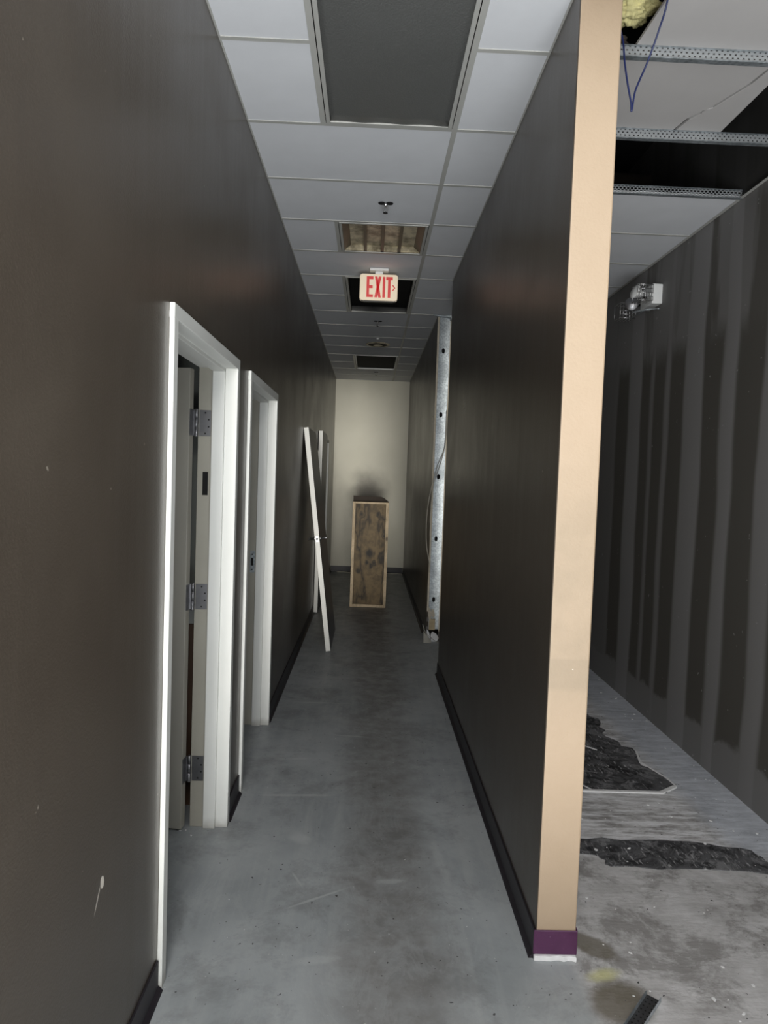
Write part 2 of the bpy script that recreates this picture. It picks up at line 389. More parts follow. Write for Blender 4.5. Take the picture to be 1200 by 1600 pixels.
# wall behind the camera with the shop front opening
bm = BM(); box(bm, XL, X2, YB-.1, YB, 3.1, ZT); box(bm, XL, X2, YB-.1, YB, 0, .3)
struct(obj('wall_rear', bm, 'cream'))

# vinyl cove base
def base_run(name, pts, mat='base', h=.1):
    """pts: list of (x0,x1,y0,y1) footprints 6 mm thick plus toe"""
    bm = BM()
    for q in pts: box(bm, *q, .0 if mat == 'base' else .018, h)
    return struct(obj(name, bm, mat, None, .002, 1))
lp = [(XL, XL+.007, YB, 2.13), (XL, XL+.007, 3.2, 3.49), (XL, XL+.007, 4.52, 9.1), (XL, XL+.007, 10.17, YE)]
lp += [(a, b+.01, c, d) for a, b, c, d in []]
base_run('baseboard_left', lp)
bm = BM()
for q in lp: prism(bm, [(XL+.007, 0), (XL+.022, 0), (XL+.018, .006), (XL+.007, .016)], q[2], q[3], 'y')
struct(obj('baseboard_left_toe', bm, 'base'))
base_run('baseboard_right', [(XR-.007, XR, YC-.005, YN), (XR-.007, XR, YF+.35, YE)])
bm = BM()
for a, b in ((YC, YN), (YF+.35, YE)): prism(bm, [(XR-.007, 0), (XR-.022, 0), (XR-.018, .006), (XR-.007, .016)], a, b, 'y')
struct(obj('baseboard_right_toe', bm, 'base'))
base_run('baseboard_far', [(XL+.01, XR-.01, YE-.007, YE)])
base_run('baseboard_end', [(XR-.008, XW+.004, YC-.007, YC), (XW, XW+.006, YC, YC+.02)], 'purple', .103)
bm = BM()
random.seed(3); pts = [(XR-.006+i*.0146, YC-.012-random.random()*.008) for i in range(11)]
prism(bm, pts+[(XW, YC+.0), (XR-.006, YC)], 0, .017, 'z'); struct(obj('trim_2', bm, 'plaster', None, .002))

# ---------------------------------------------------------------- ceiling
LT = [(-2, 0), (2, 3), (4, 6), (10, 12)]                 # rows taken by fixtures
TX0, TX1 = -.270, .340
def infix(k): return any(a <= k < b for a, b in LT)
bm = BM()
K0, K1 = -16, 14
for k in range(K0, K1):
    y0, y1 = row(k)+.002, min(row(k+1), YE)-.002
    if y0 >= YE: continue
    g = .002
    if infix(k): box(bm, XL, TX0-g, y0, y1, ZC+.002, ZC+.017)
    else: box(bm, XL, TX1-g, y0, y1, ZC+.002, ZC+.017)
    if k < -2: xr = X2
    elif 4 <= k < 6: xr = X2
    else: xr = XR
    box(bm, TX1+g, xr, y0, y1, ZC+.002, ZC+.017)
    if k >= 1 and not 4 <= k < 6: box(bm, XW, X2, y0, y1, ZC+.002, ZC+.017)
struct(obj('ceiling', bm, 'tile'))
bm = BM(); T = .012
def tee_y(y, x0, x1): box(bm, x0, x1, y-T*.9, y+T*.9, ZC-.001, ZC+.0015); box(bm, x0, x1, y-.001, y+.001, ZC+.0015, ZC+.038)
def tee_x(x, y0, y1, hw=T): box(bm, x-hw, x+hw, y0, y1, ZC-.0015, ZC+.001); box(bm, x-.001, x+.001, y0, y1, ZC, ZC+.038)
for k in range(K0, K1):
    y = row(k)
    inside = any(a < k < b for a, b in LT)
    xr = X2 if (k < -2 or 4 <= k <= 6) else XR
    if inside: tee_y(y, XL, TX0); tee_y(y, TX1, xr)
    else: tee_y(y, XL, xr)
    if k >= 2 and not 4 <= k <= 6: tee_y(y, XW, X2)
tee_x(TX1, YB, YE)
for a, b in LT: tee_x(TX0, row(a), row(b))
tee_x(XL+.003, YB, YE, .004); tee_x(XR-.003, YC, YN, .004); tee_x(XR-.003, YF, YE, .004)
box(bm, XL, XR, YE-.006, YE, ZC-.001, ZC+.02)
struct(obj('trim_3', bm, 'tee'))

# ---------------------------------------------------------------- door frames on the left wall
def door_frame(n, y0, y1, zt=2.15):
    """y0,y1 outer edges of the casing"""
    r = struct(empty('door_%d' % n, (XL, (y0+y1)/2, 0)))
    L = Vector((XL, (y0+y1)/2, 0))
    f = .045; xf, xb = XL+.016, XL-.158
    bm = BM()
    def jamb(s, ye):     # s=+1 near jamb (opening towards +y), -1 far jamb
        pr = [(xf, ye), (xf, ye+s*f), (xf-.055, ye+s*f), (xf-.055, ye+s*(f+.016)), (xf-.110, ye+s*(f+.016)), (xf-.110, ye+s*f), (xb, ye+s*f), (xb, ye), (XL-.152, ye), (XL-.152, ye+s*.025), (XL, ye+s*.025), (XL, ye)]
        prism(bm, pr, 0, zt-f+.001)
    jamb(1, y0); jamb(-1, y1)
    prh = [(xf, zt), (xf, zt-f), (xf-.055, zt-f), (xf-.055, zt-f-.016), (xf-.110, zt-f-.016), (xf-.110, zt-f), (xb, zt-f), (xb, zt), (XL-.152, zt), (XL-.152, zt-.025), (XL, zt-.025), (XL, zt)]
    prism(bm, prh, y0, y1, 'y')
    bm.transform(Matrix.Translation(-L))
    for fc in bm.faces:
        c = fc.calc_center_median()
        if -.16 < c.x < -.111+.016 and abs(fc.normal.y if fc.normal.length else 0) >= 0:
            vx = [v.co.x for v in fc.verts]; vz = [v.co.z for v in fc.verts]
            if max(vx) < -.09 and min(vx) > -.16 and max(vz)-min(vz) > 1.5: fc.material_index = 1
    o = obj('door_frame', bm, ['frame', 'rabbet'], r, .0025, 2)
    return r, L
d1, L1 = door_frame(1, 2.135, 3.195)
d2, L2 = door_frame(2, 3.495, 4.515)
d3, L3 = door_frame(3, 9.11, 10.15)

# office door 1, swung open into the office on three hinges
HP = Vector((-.783, 3.143, 0))
ang = math.radians(8)
lf = empty('hold'); bpy.data.objects.remove(lf)
def leaf_local(bm):
    bm.transform(Matrix.Translation(HP-L1) @ Matrix.Rotation(-ang, 4, 'Z'))
bm = BM(); box(bm, -.93, -.014, -.048, -.003, .012, 2.095); leaf_local(bm)
leaf = obj('door_leaf', bm, 'leaf', d1, .002, 2)
for z in (1.858, 1.073, .277):
    bm = BM()
    lathe(bm, (0, 0, z-.062), [(.0075, 0), (.0085, .003), (.0085, .040), (.0072, .0405), (.0085, .041), (.0085, .083), (.0072, .0835), (.0085, .084), (.0085, .121), (.006, .124)], 14)
    box(bm, -.0145, -.0125, -.046, 0, z-.058, z+.058)
    box(bm, -.014, 0, -.004, -.001, z-.058, z+.058)
    bm.transform(Matrix.Translation(HP-L1) @ Matrix.Rotation(-ang, 4, 'Z'))
    h = obj('hinge', bm, 'hinge', d1)
    y = 3.150-.0022-L1.y
    bm = BM(); box(bm, -.772-XL, -.720-XL, y, y+.0025, z-.058, z+.058); h2 = obj('hinge_plate', bm, 'hinge', h)
    bm = BM()
    for i, (dx, dz) in enumerate(((-.745, .046), (-.730, .016), (-.730, -.016), (-.745, -.046))):
        lathe(bm, (dx-XL, y+.0004, z+dz), [(.0045, 0), (.003, -.0012)], 10, 'y')
    obj('screw', bm, 'darkmetal', h)
bm = BM(); box(bm, -.752-XL, -.728-XL, 3.1475-L1.y, 3.1505-L1.y, 1.535, 1.640); obj('lock_mortise', bm, 'black', d1)
bm = BM(); y = 4.470-L2.y; box(bm, -.752-XL, -.722-XL, y-.002, y+.001, 1.0, 1.14); sp = obj('strike_plate', bm, 'galv', d2)
bm = BM(); box(bm, -.746-XL, -.730-XL, y-.0028, y-.0018, 1.045, 1.095); lathe(bm, (-.738-XL, y-.002, 1.118), [(.005, 0), (.005, -.001)], 10, 'y'); lathe(bm, (-.738-XL, y-.002, 1.02), [(.005, 0), (.005, -.001)], 10, 'y')
obj('strike_hole', bm, 'black', sp)
# door 3 leaf folded back flat against the corridor wall, only its white edge shows
bm = BM(); box(bm, -.612-XL, -.566-XL, 8.19-L3.y, 9.10-L3.y, .012, 2.16)
for f in bm.faces:
    c = f.calc_center_median(); f.material_index = 0 if abs(c.y-(8.19-L3.y)) < .01 else 1
lf3 = obj('door_leaf', bm, ['slab_edge', 'slab'], d3, .002)
bm = BM(); box(bm, -.619-XL, -.611-XL, 8.186-L3.y, 8.26-L3.y, 1.82, 1.93); obj('hinge', bm, 'slab_edge', lf3, .002)

# ---------------------------------------------------------------- leaning door slab
TL = math.asin((.619-.354)/2.088)
t = thing('leaning_door', 'loose door slab with white edge and lever handle leaning on the left wall', 'door', (-.354, 6.412, 0), (0, -TL, 0))
bm = BM(); box(bm, 0, .044, 0, .905, 0, 2.088)
for f in bm.faces:
    c = f.calc_center_median(); f.material_index = 1 if abs(c.x) < .001 or abs(c.x-.044) < .001 else 0
obj('slab', bm, ['slab_edge', 'slab'], t, .002)
zz = 1.055
for s, x0 in ((-1, 0), (1, .044)):
    bm = BM(); lathe(bm, (x0, .06, zz), [(.026, 0), (.026, s*.006), (.022, s*.010), (.011, s*.012), (.010, s*.062), (.009, s*.066)], 20, 'x')
    h = obj('handle', bm, 'chrome', t)
    bm = BM(); tube(bm, [(x0+s*.055, .055, zz), (x0+s*.060, .09, zz), (x0+s*.060, .14, zz+.002), (x0+s*.052, .172, zz+.002)], .0085, 10, 5); obj('lever', bm, 'chrome', h)
bm = BM(); box(bm, .010, .034, -.0015, .002, zz-.028, zz+.028); lp_ = obj('latch_plate', bm, 'hinge', t)
bm = BM(); lathe(bm, (.022, -.001, zz), [(.010, 0), (.009, -.003), (.004, -.008)], 14, 'y'); obj('latch_bolt', bm, 'darkmetal', lp_)

# ---------------------------------------------------------------- wooden crate
t = thing('wooden_crate', 'tall narrow plywood crate with pale pine rails standing upright on the corridor floor', 'crate', (.028, 8.665, 0), (0, 0, math.radians(-.6)))
W = .226
for nm, q in (('side_rail', (-W, -W+.034, 0, .30, 0, 1.325)), ('side_rail', (W-.036, W, 0, .30, 0, 1.325)), ('bottom_rail', (-W+.034, W-.036, 0, .30, 0, .036)), ('top_rail', (-W+.034, W-.036, 0, .30, 1.303, 1.325))):
    obox(nm, q, 'pine', t, .002)
obox('plywood_panel', (-W+.034, W-.036, .045, .057, .036, 1.303), 'ply', t)
bm = BM(); prism(bm, [(-W-.003, .0), (W+.003, 0), (W, 1.328), (.165, 1.372), (.13, 1.386), (-W-.004, 1.390)], .301, .32, 'y'); obj('back_board', bm, 'sootwood', t)

# ---------------------------------------------------------------- exit sign
ex = thing('exit_sign', 'lit cream EXIT sign with red letters hanging from the corridor ceiling', 'sign', (.020, 5.5, ZC))
bm = BM(); box(bm, -.073, .073, -.02, .045, -.022, -.002); box(bm, -.03, .03, 0, .03, -.05, -.022); obj('canopy', bm, 'white', ex, .003)
def rrect(x0, x1, z0, z1, r, n=6):
    pts = []
    for cx, cz, a0 in ((x1-r, z1-r, 0), (x0+r, z1-r, 90), (x0+r, z0+r, 180), (x1-r, z0+r, 270)):
        for i in range(n+1):
            a = math.radians(a0+90*i/n); pts.append((cx+r*math.cos(a), cz+r*math.sin(a)))
    return pts
bm = BM(); prism(bm, rrect(-.148, .148, -.249, -.046, .022), -.012, .034, 'y'); hs = obj('housing', bm, 'exitface', ex, .005, 3)
bm = BM(); prism(bm, rrect(-.118, .118, -.258, -.247, .004), -.004, .028, 'y'); box(bm, -.135, -.120, -.008, .02, -.256, -.248); box(bm, .120, .135, -.008, .02, -.256, -.248); obj('test_bar', bm, 'darkmetal', ex)
def letter(polys, name):
    bm = BM()
    for p in polys: prism(bm, p, -.0150, -.0118, 'y')
    obj(name, bm, 'exitred', ex)
z0, z1 = -.226, -.066
def X_(px): return (px-544)*.00065
def rect(a, b, c, d): return [(a, c), (b, c), (b, d), (a, d)]
e0, e1 = X_(398), X_(478)
letter([rect(e0, e0+.021, z0, z1), rect(e0+.021, e1, z1-.022, z1), rect(e0+.021, e1-.004, -.157, -.135), rect(e0+.021, e1, z0, z0+.022)], 'letter')
x0, x1 = X_(495), X_(573); xm = (x0+x1)/2
letter([[(x0, z1), (x0+.021, z1), (x1, z0), (x1-.021, z0)], [(x1-.021, z1), (x1, z1), (x0+.021, z0), (x0, z0)]], 'letter')
i0 = X_(590); letter([rect(i0, i0+.020, z0, z1)], 'letter')
x0, x1 = X_(630), X_(710); xm = (x0+x1)/2
letter([rect(x0, x1, z1-.024, z1), rect(xm-.0105, xm+.0105, z0, z1-.024)], 'letter')
c0, c1 = X_(702), X_(743)
letter([[(c0, -.128), (c0+.010, -.128), (c1, -.150), (c1-.0105, -.150)], [(c0, -.172), (c1-.0105, -.150), (c1, -.150), (c0+.010, -.172)]], 'chevron')

# ---------------------------------------------------------------- ceiling fixtures
def troffer(k0, k1, label, lens, name='ceiling_light', fr='tee', drop=0.012):
    y0, y1 = row(k0)+.014, row(k1)-.014; x0, x1 = TX0+.016, TX1-.016
    cx, cy = (x0+x1)/2, (y0+y1)/2
    t = thing(name, label, 'ceiling light', (cx, cy, ZC))
    a, b = (x1-x0)/2, (y1-y0)/2; f = .018
    bm = BM()
    for q in ((-a, -a+f, -b, b), (a-f, a, -b, b), (-a+f, a-f, -b, -b+f), (-a+f, a-f, b-f, b)): box(bm, *q, -.004, .010)
    obj('frame', bm, fr, t, .002)
    return t, a-f, b-f
t, a, b = troffer(-2, 0, 'large unlit ceiling light with grey lens, nearest the top of the photo', 'lens')
bm = BM(); n = 20
vs = [[bm.verts.new((-a+2*a*i/n, -b+2*b*j/n, .004-.006*math.sin(math.pi*i/n)*math.sin(math.pi*j/n)+.002*math.sin(i*.9))) for i in range(n+1)] for j in range(n+1)]
for j in range(n):
    for i in range(n): bm.faces.new((vs[j][i], vs[j][i+1], vs[j+1][i+1], vs[j+1][i])).smooth = True
o = obj('lens', bm, 'lens', t); s_ = o.modifiers.new('s', 'SOLIDIFY'); s_.thickness = .003
bm = BM(); box(bm, -a-.01, a+.01, -b-.01, b+.01, .03, .09); obj('housing', bm, 'black', t)
# parabolic light with four cells
t, a, b = troffer(2, 3, 'ceiling light with four dirty yellowish cells, just before the EXIT sign', 'gold')
bm = BM(); box(bm, -a, a, -b, b, .040, .046); obj('reflector', bm, 'gold', t)
for s in (-1, 1):
    bm = BM(); prism(bm, [(s*a, .0), (s*(a-.003), .0), (s*(a-.045), .04), (s*a, .04)], -b, b, 'y'); obj('side_reflector', bm, 'dimgold', t)
for i in (-1, 0, 1):
    x = i*(a-.03)/2; bm = BM(); prism(bm, [(x-.011, 0), (x+.011, 0), (x+.005, .04), (x-.005, .04)], -b, b, 'y'); obj('louver_blade', bm, 'dimgold', t)
bm = BM(); prism(bm, [(b-.02, .0), (b, .0), (b, .04), (b-.012, .04)], -a, a, 'x'); obj('end_reflector', bm, 'gold', t)
bm = BM(); prism(bm, [(-b, .0), (-b+.004, .0), (-b+.02, .04), (-b, .04)], -a, a, 'x'); obj('end_reflector', bm, 'gold', t)
# black open fixtures
t, a, b = troffer(4, 6, 'black square ceiling light opening directly behind the EXIT sign', 'black')
bm = BM(); box(bm, -a, a, -b, b, .05, .06)
obj('housing', bm, 'black', t)
bm = BM(); box(bm, -a, -a+.004, -b, b, .0, .05); box(bm, a-.004, a, -b, b, .0, .05); box(bm, -a, a, b-.004, b, .003, .05); box(bm, -a, a, -b, -b+.004, .003, .05); obj('housing_side', bm, 'darkmetal', t)
t, a, b = troffer(10, 12, 'black ceiling light with pale frame, farthest down the corridor', 'black', fr='white')
bm = BM(); box(bm, -a, a, -b, b, .02, .03); obj('housing', bm, 'black', t)
# downlight
t = thing('recessed_downlight', 'round recessed downlight with dull brassy reflector in the far corridor ceiling', 'ceiling light', (.045, 8.62, ZC))
bm = BM(); lathe(bm, (0, 0, 0), [(.148, 0), (.146, -.006), (.122, -.008), (.118, .001), (.10, .001), (.10, .002), (.148, .002)], 36); obj('trim_ring', bm, 'gold', t)
bm = BM(); lathe(bm, (0, 0, 0), [(.118, -.006), (.03, -.0045), (.001, -.004)], 36); obj('baffle', bm, 'sootwood', t)
bm = BM(); lathe(bm, (0, 0, 0), [(.060, -.012), (.052, -.016), (.001, -.018)], 24); obj('bulb', bm, 'gold', t)
t = tag(grp(obj('ceiling_sensor', (lambda b_: (lathe(b_, (.040, 8.22, ZC), [(.020, 0), (.020, -.008), (.012, -.016), (.001, -.018)], 16), b_)[1])(BM()), 'white'), (.040, 8.22, ZC)), 'tiny white ceiling sensor just ahead of the round downlight', 'sensor')
# sprinklers
def sprinkler(x, y, label, s=1):
    t = thing('sprinkler_head', label, 'sprinkler', (x, y, ZC-.0012), (0, 0, 0), 'sprinkler heads in the corridor ceiling')
    bm = BM()
    for sx in (-1, 1): lathe(bm, (sx*.024*s, 0, 0), [(.021*s, 0), (.019*s, -.004), (.01*s, -.006)], 18)
    obj('escutcheon', bm, 'black', t)
    bm = BM(); lathe(bm, (0, 0, 0), [(.012*s, -.002), (.012*s, -.012), (.008*s, -.016), (.007*s, -.020)], 14)
    tube(bm, [(-.004*s, 0, -.012*s), (-.013*s, 0, -.025*s), (-.012*s, 0, -.04*s), (0, 0, -.052*s), (.012*s, 0, -.04*s), (.013*s, 0, -.025*s), (.004*s, 0, -.012*s)], .003*s, 8, 4)
    obj('frame_arms', bm, 'chrome', t)
    bm = BM(); lathe(bm, (0, 0, 0), [(.006*s, -.050*s), (.014*s, -.055*s), (.014*s, -.058*s), (.003*s, -.060*s)], 16); obj('deflector', bm, 'darkmetal', t)
sprinkler(.040, 4.20, 'chrome sprinkler head nearest the camera, before the yellowish ceiling light')
sprinkler(.030, 7.33, 'sprinkler head between the EXIT sign and the round downlight')
sprinkler(.046, 10.88, 'small sprinkler head farthest down the corridor by the cream end wall', .8)

# ---------------------------------------------------------------- exposed metal stud at the opening
t = thing('metal_stud', 'galvanised steel stud exposed in the open wall end past the opening', 'stud', (.698, YF, 0))
def stud():
    bm = BM(); hz = [.422, 1.04, 1.665, 2.285, 2.918]; hw, hh = .016, .027
    xs0, xs1 = -.052, .050; z = .12
    # web with punched oval holes made of strips around each hole
    def quad(x0, x1, za, zb):
        box(bm, x0, x1, .004, .0055, za, zb)
    for h in hz:
        quad(xs0, xs1, z, h-.03); z = h+.03
        N = 16; outer = []; inner = []
        for i in range(N):
            a = 2*math.pi*(i+.5)/N; c, s = math.cos(a), math.sin(a)
            inner.append((hw*c-.008, h+hh*s)); m = max(abs(c), abs(s))
            ox = (xs1 if c > 0 else xs0) if abs(c) >= abs(s) else None
            outer.append((c/m*.051-.001, h+s/m*.03))
        for i in range(N):
            j = (i+1) % N; prism(bm, [inner[i], inner[j], outer[j], outer[i]], .004, .0055, 'y')
    quad(xs0, xs1, z, ZC+.10)
    return obj('web', bm, 'galv', t)
stud()
bm = BM(); box(bm, -.0535, -.052, .004, .040, .12, ZC+.1); box(bm, .050, .0515, .004, .040, .12, ZC+.1); box(bm, -.0535, -.044, -.0015, .004, .12, ZC+.1); box(bm, .044, .0515, -.0015, .004, .12, ZC+.1)
obj('flange', bm, 'galv', t)
bm = BM(); box(bm, -.052, .050, .10, .11, .1, ZC+.1); obj('cavity_back', bm, 'black', t)
# torn paper edge of both drywall skins: part of the wall
bm = BM()
def ragged(x0, x1, seed):
    random.seed(seed); z = .10 if x0 > .7 else .30; 
    while z < ZC:
        h = .05+random.random()*.12; box(bm, x0-random.random()*.003, x1, YF-.002-random.random()*.004, YF+.004, z, min(z+h, ZC)); z += h
ragged(XR-.001, XR+.014, 1); ragged(XW-.016, XW, 2)
struct(obj('trim_4', bm, 'paper'))
# broken gypsum and wood at the foot
t = thing('broken_plaster', 'broken pale gypsum pieces at the foot of the exposed metal stud', 'rubble', (.70, YF-.01, 0))
def shard(nm, pts, y0, y1, mat, par):
    bm = BM(); prism(bm, pts, y0, y1, 'y'); return obj(nm, bm, mat, par, .002)
shard('gypsum_piece', [(-.068, 0), (-.03, 0), (-.035, .06), (-.05, .10), (-.07, .12)], -.02, .006, 'plaster', t)
shard('gypsum_piece', [(-.028, 0), (.035, 0), (.052, .04), (.03, .075), (-.015, .10), (-.03, .07)], -.025, .004, 'plaster', t)
shard('gypsum_piece', [(-.06, .25), (-.045, .20), (-.03, .235), (-.025, .29), (-.045, .33), (-.065, .36)], -.008, .003, 'paper', t)
shard('gypsum_piece', [(-.03, .27), (-.01, .235), (.01, .26), (-.005, .32), (-.03, .33)], -.006, .003, 'paper', t)
t = tag(grp(obox('wood_block', (.650, .712, YF-.016, YF+.010, .115, .225), 'orangewood', None, .003), (.681, YF, .115)), 'small light wood block wedged above the broken gypsum by the metal stud', 'wood block')
o = shard('loose_base_strip', [(-.065, .002), (.018, .002), (.012, .03), (-.05, .10), (-.068, .125)], -.006, .0, 'leaf', None)
o.location = (.655, YF-.10, 0); o.rotation_euler = (0, 0, math.radians(10)); tag(o, 'torn grey base strip curling off the floor below the metal stud', 'base strip')
# cables by the stud
t = thing('grey_cable', 'two thin pale cables looping out of the wall cavity beside the steel stud', 'cable', (.74, 6.95, 2.3))  # two separate cables under one parent
bm = BM(); tube(bm, [(.745, 6.955, 2.33), (.742, 6.95, 2.02), (.727, 6.94, 1.915), (.669, 6.93, 1.76), (.609, 6.92, 1.503), (.583, 6.92, 1.245), (.592, 6.93, .988), (.630, 6.94, .796), (.640, 6.95, .70)], .0035, 8, 6)
bm.transform(Matrix.Translation((-.74, -6.95, -2.3))); obj('single_cable', bm, 'greywire', t)
bm = BM(); tube(bm, [(.752, 6.955, 2.31), (.750, 6.94, 2.05), (.715, 6.94, 1.84), (.648, 6.935, 1.62), (.628, 6.945, 1.45), (.620, 6.955, 1.20)], .003, 8, 6)
bm.transform(Matrix.Translation((-.74, -6.95, -2.3))); obj('single_cable', bm, 'greywire', t)
bm = BM(); tube(bm, [(.575, 6.82, .20), (.60, 6.82, .13), (.64, 6.82, .085), (.69, 6.82, .045), (.76, 6.83, .006)], .003, 8, 5)
tag(grp(obj('grey_cable', bm, 'greywire'), (.76, 6.83, 0)), 'short wire end crossing the torn base strip at the floor', 'cable')
# bent bracket where the stud meets the ceiling
bm = BM(); prism(bm, [(.575, ZC-.012), (.775, ZC-.030), (.785, ZC-.022), (.785, ZC-.002), (.575, ZC-.002)], 6.93, 6.955, 'y'); box(bm, .745, .785, 6.90, 6.95, ZC-.055, ZC-.024)
tag(grp(obj('metal_bracket', bm, 'galv', None, .003), (.68, 6.94, ZC)), 'bent bright metal bracket at the ceiling atop the steel stud', 'bracket')
# cables at the far wall foot
bm = BM(); tube(bm, [(.30, 11.72, .012), (.40, 11.66, .012), (.52, 11.70, .013), (.60, 11.64, .012)], .008, 8, 5)
tag(grp(obj('floor_cable', bm, 'greywire'), (.45, 11.68, 0)), 'grey cable on the floor along the end wall, right of the crate', 'cable')
bm = BM(); tube(bm, [(-.50, 11.70, .012), (-.40, 11.72, .012), (-.28, 11.66, .012), (-.20, 11.70, .012)], .008, 8, 5)
tag(grp(obj('floor_cable', bm, 'greywire'), (-.35, 11.7, 0)), 'grey cable on the floor along the end wall, left of the crate', 'cable')

# ---------------------------------------------------------------- open ceiling of the room on the right
def ctee(k, label, web='perf_fine', x0=XW, x1=X2-.002):
    y = row(k); t = thing('ceiling_tee', label, 'ceiling tee', ((x0+x1)/2, y, ZC), (0, 0, 0), 'bare ceiling tees over the right room')
    hl = (x1-x0)/2
    obox('flange', (-hl, hl, -.013, .013, -.002, .0015), 'galv', t)
    obox('web', (-hl, hl, -.0008, .0008, .0015, .042), web, t)
    obox('bulb_edge', (-hl, hl, -.003, .003, .042, .048), 'galv', t)
    return t
ctee(-1, 'bare galvanised ceiling tee nearest the camera, in front of the blue cable loop')
ctee(0, 'bare ceiling tee carrying the cracked panel, before the black ceiling gap')
ctee(1, 'bare perforated ceiling tee at the far side of the black ceiling gap', 'perf')
bm = BM(); box(bm, X2-.020, X2-.001, row(-2), YE, ZC-.0015, ZC); box(bm, X2-.002, X2-.001, row(1), YE, ZC, ZC+.02)
struct(obj('trim_5', bm, 'tee'))
ZP = ZC+.0485
def panel(name, pts, label, tilt=0, crack=None):
    bm = BM(); prism(bm, pts, 0, .013); o = obj(name, bm, 'panel', None, .0015)
    o.location = (0, 0, ZP); return tag(o, label, 'ceiling panel')
panel('ceiling_panel', [(.972, row(-2)-.03), (X2-.004, row(-2)-.03), (X2-.004, row(-1)+.02), (.955, row(-1)+.02)], 'large grey ceiling panel nearest the camera, beside the yellow insulation')
panel('ceiling_panel', [(XW+.004, row(-1)+.03), (1.535, row(-1)+.03), (1.505, row(-1)+.22), (1.44, row(0)-.20), (1.38, row(0)-.10), (1.362, row(0)+.015), (XW+.004, row(0)+.015)], 'grey ceiling panel behind the blue cable loop, its right side broken off')
panel('ceiling_panel', [(1.545, row(-1)+.03), (1.588, row(-1)+.03), (1.588, row(0)+.015), (1.376, row(0)+.015), (1.396, row(0)-.095), (1.425, row(0)-.15), (1.415, row(0)-.175), (1.452, row(0)-.20), (1.517, row(-1)+.22)], 'narrow broken piece of ceiling panel beside the black gap, right of the crack')
# yellow insulation
bm = BM(); bmesh.ops.create_icosphere(bm, subdivisions=5, radius=1)
from mathutils import noise as mn
for v in bm.verts:
    d = v.co.normalized(); r = 1+.35*mn.noise(d*2.3)+.22*mn.noise(d*6)+.14*mn.noise(d*13)+.10*mn.noise(d*28)
    v.co = Vector((d.x*.085*r, d.y*.085*r, d.z*.05*r))
for f in bm.faces: f.smooth = True
o = obj('insulation', bm, 'yellow'); o.location = (.925, 2.68, ZC+.175); tag(o, 'torn tuft of yellow fibreglass insulation in the open ceiling beside the wall end', 'insulation')
bm = BM()
for v in []: pass
bmesh.ops.create_icosphere(bm, subdivisions=4, radius=1)
for v in bm.verts:
    d = v.co.normalized(); r = 1+.4*mn.noise(d*3.1)+.2*mn.noise(d*8); v.co = Vector((d.x*.06*r, d.y*.05*r, d.z*.022*r))
o = obj('paper_backing', bm, 'sootwood'); o.location = (.868, 2.745, ZC+.075); tag(o, 'dark scorched paper scrap under the yellow insulation', 'paper')
# blue cable loop
bm = BM(); tube(bm, [(.955, 2.30, 3.9), (.957, 2.36, 3.6), (.958, 2.42, 3.32), (.955, 2.485, 3.235), (.940, 2.54, 3.155), (.920, 2.55, 3.10), (.905, 2.55, 3.055), (.897, 2.55, 2.99), (.893, 2.55, 3.02), (.878, 2.552, 3.087), (.864, 2.555, 3.165), (.858, 2.565, 3.24), (.830, 2.57, 3.36), (.80, 2.58, 3.6), (.80, 2.58, 3.9)], .0034, 8, 6)
tag(grp(obj('blue_cable', bm, 'blue'), (.897, 2.55, 2.99)), 'blue cable hanging in a narrow loop from the open ceiling', 'cable')
bm = BM(); tube(bm, [(.77, 2.75, 3.62), (X2, 2.75, 3.64)], .014, 12, 1)
tag(grp(obj('conduit', bm, 'galv'), (1.4, 2.75, 3.63)), 'grey metal conduit crossing above the open ceiling near the insulation', 'conduit')
bm = BM(); tube(bm, [(XW, 5.3, 3.95), (X2, 5.3, 3.93)], .05, 16, 1)
tag(grp(obj('overhead_pipe', bm, 'sootwood'), (1.4, 5.3, 3.94)), 'dark pipe high in the black gap of the open ceiling', 'pipe')

# ---------------------------------------------------------------- emergency light with wire guard on the east wall
t = thing('emergency_light', 'white emergency light with caged lamp heads high on the dark drywall', 'emergency light', (X2, 5.03, 3.0))
obox('battery_box', (-.075, 0, -.10, .12, -.065, .075), 'white', t, .008)
def head(y, z, x):
    bm = BM(); lathe(bm, (0, 0, 0), [(.018, 0), (.028, -.02), (.048, -.055), (.050, -.062), (.046, -.066), (.001, -.070)], 20, 'y')
    return bm
bm = head(0, 0, 0); bm.transform(Matrix.Translation((-.12, -.02, .01)) @ Matrix.Rotation(math.radians(20), 4, 'Y') @ Matrix.Rotation(math.radians(-75), 4, 'Z')); h = obj('lamp_head', bm, 'white', t)
bm = BM(); tube(bm, [(-.07, .02, .0), (-.10, .0, .008), (-.125, -.01, .01)], .010, 10, 4); obj('lamp_arm', bm, 'darkmetal', h)
bm = head(0, 0, 0); bm.transform(Matrix.Translation((-.12, .17, -.02)) @ Matrix.Rotation(math.radians(-20), 4, 'Z')); h = obj('lamp_head', bm, 'hinge', t)
bm = BM(); tube(bm, [(-.04, .10, -.02), (-.08, .15, -.02), (-.12, .175, -.02)], .010, 10, 4); obj('lamp_arm', bm, 'darkmetal', h)
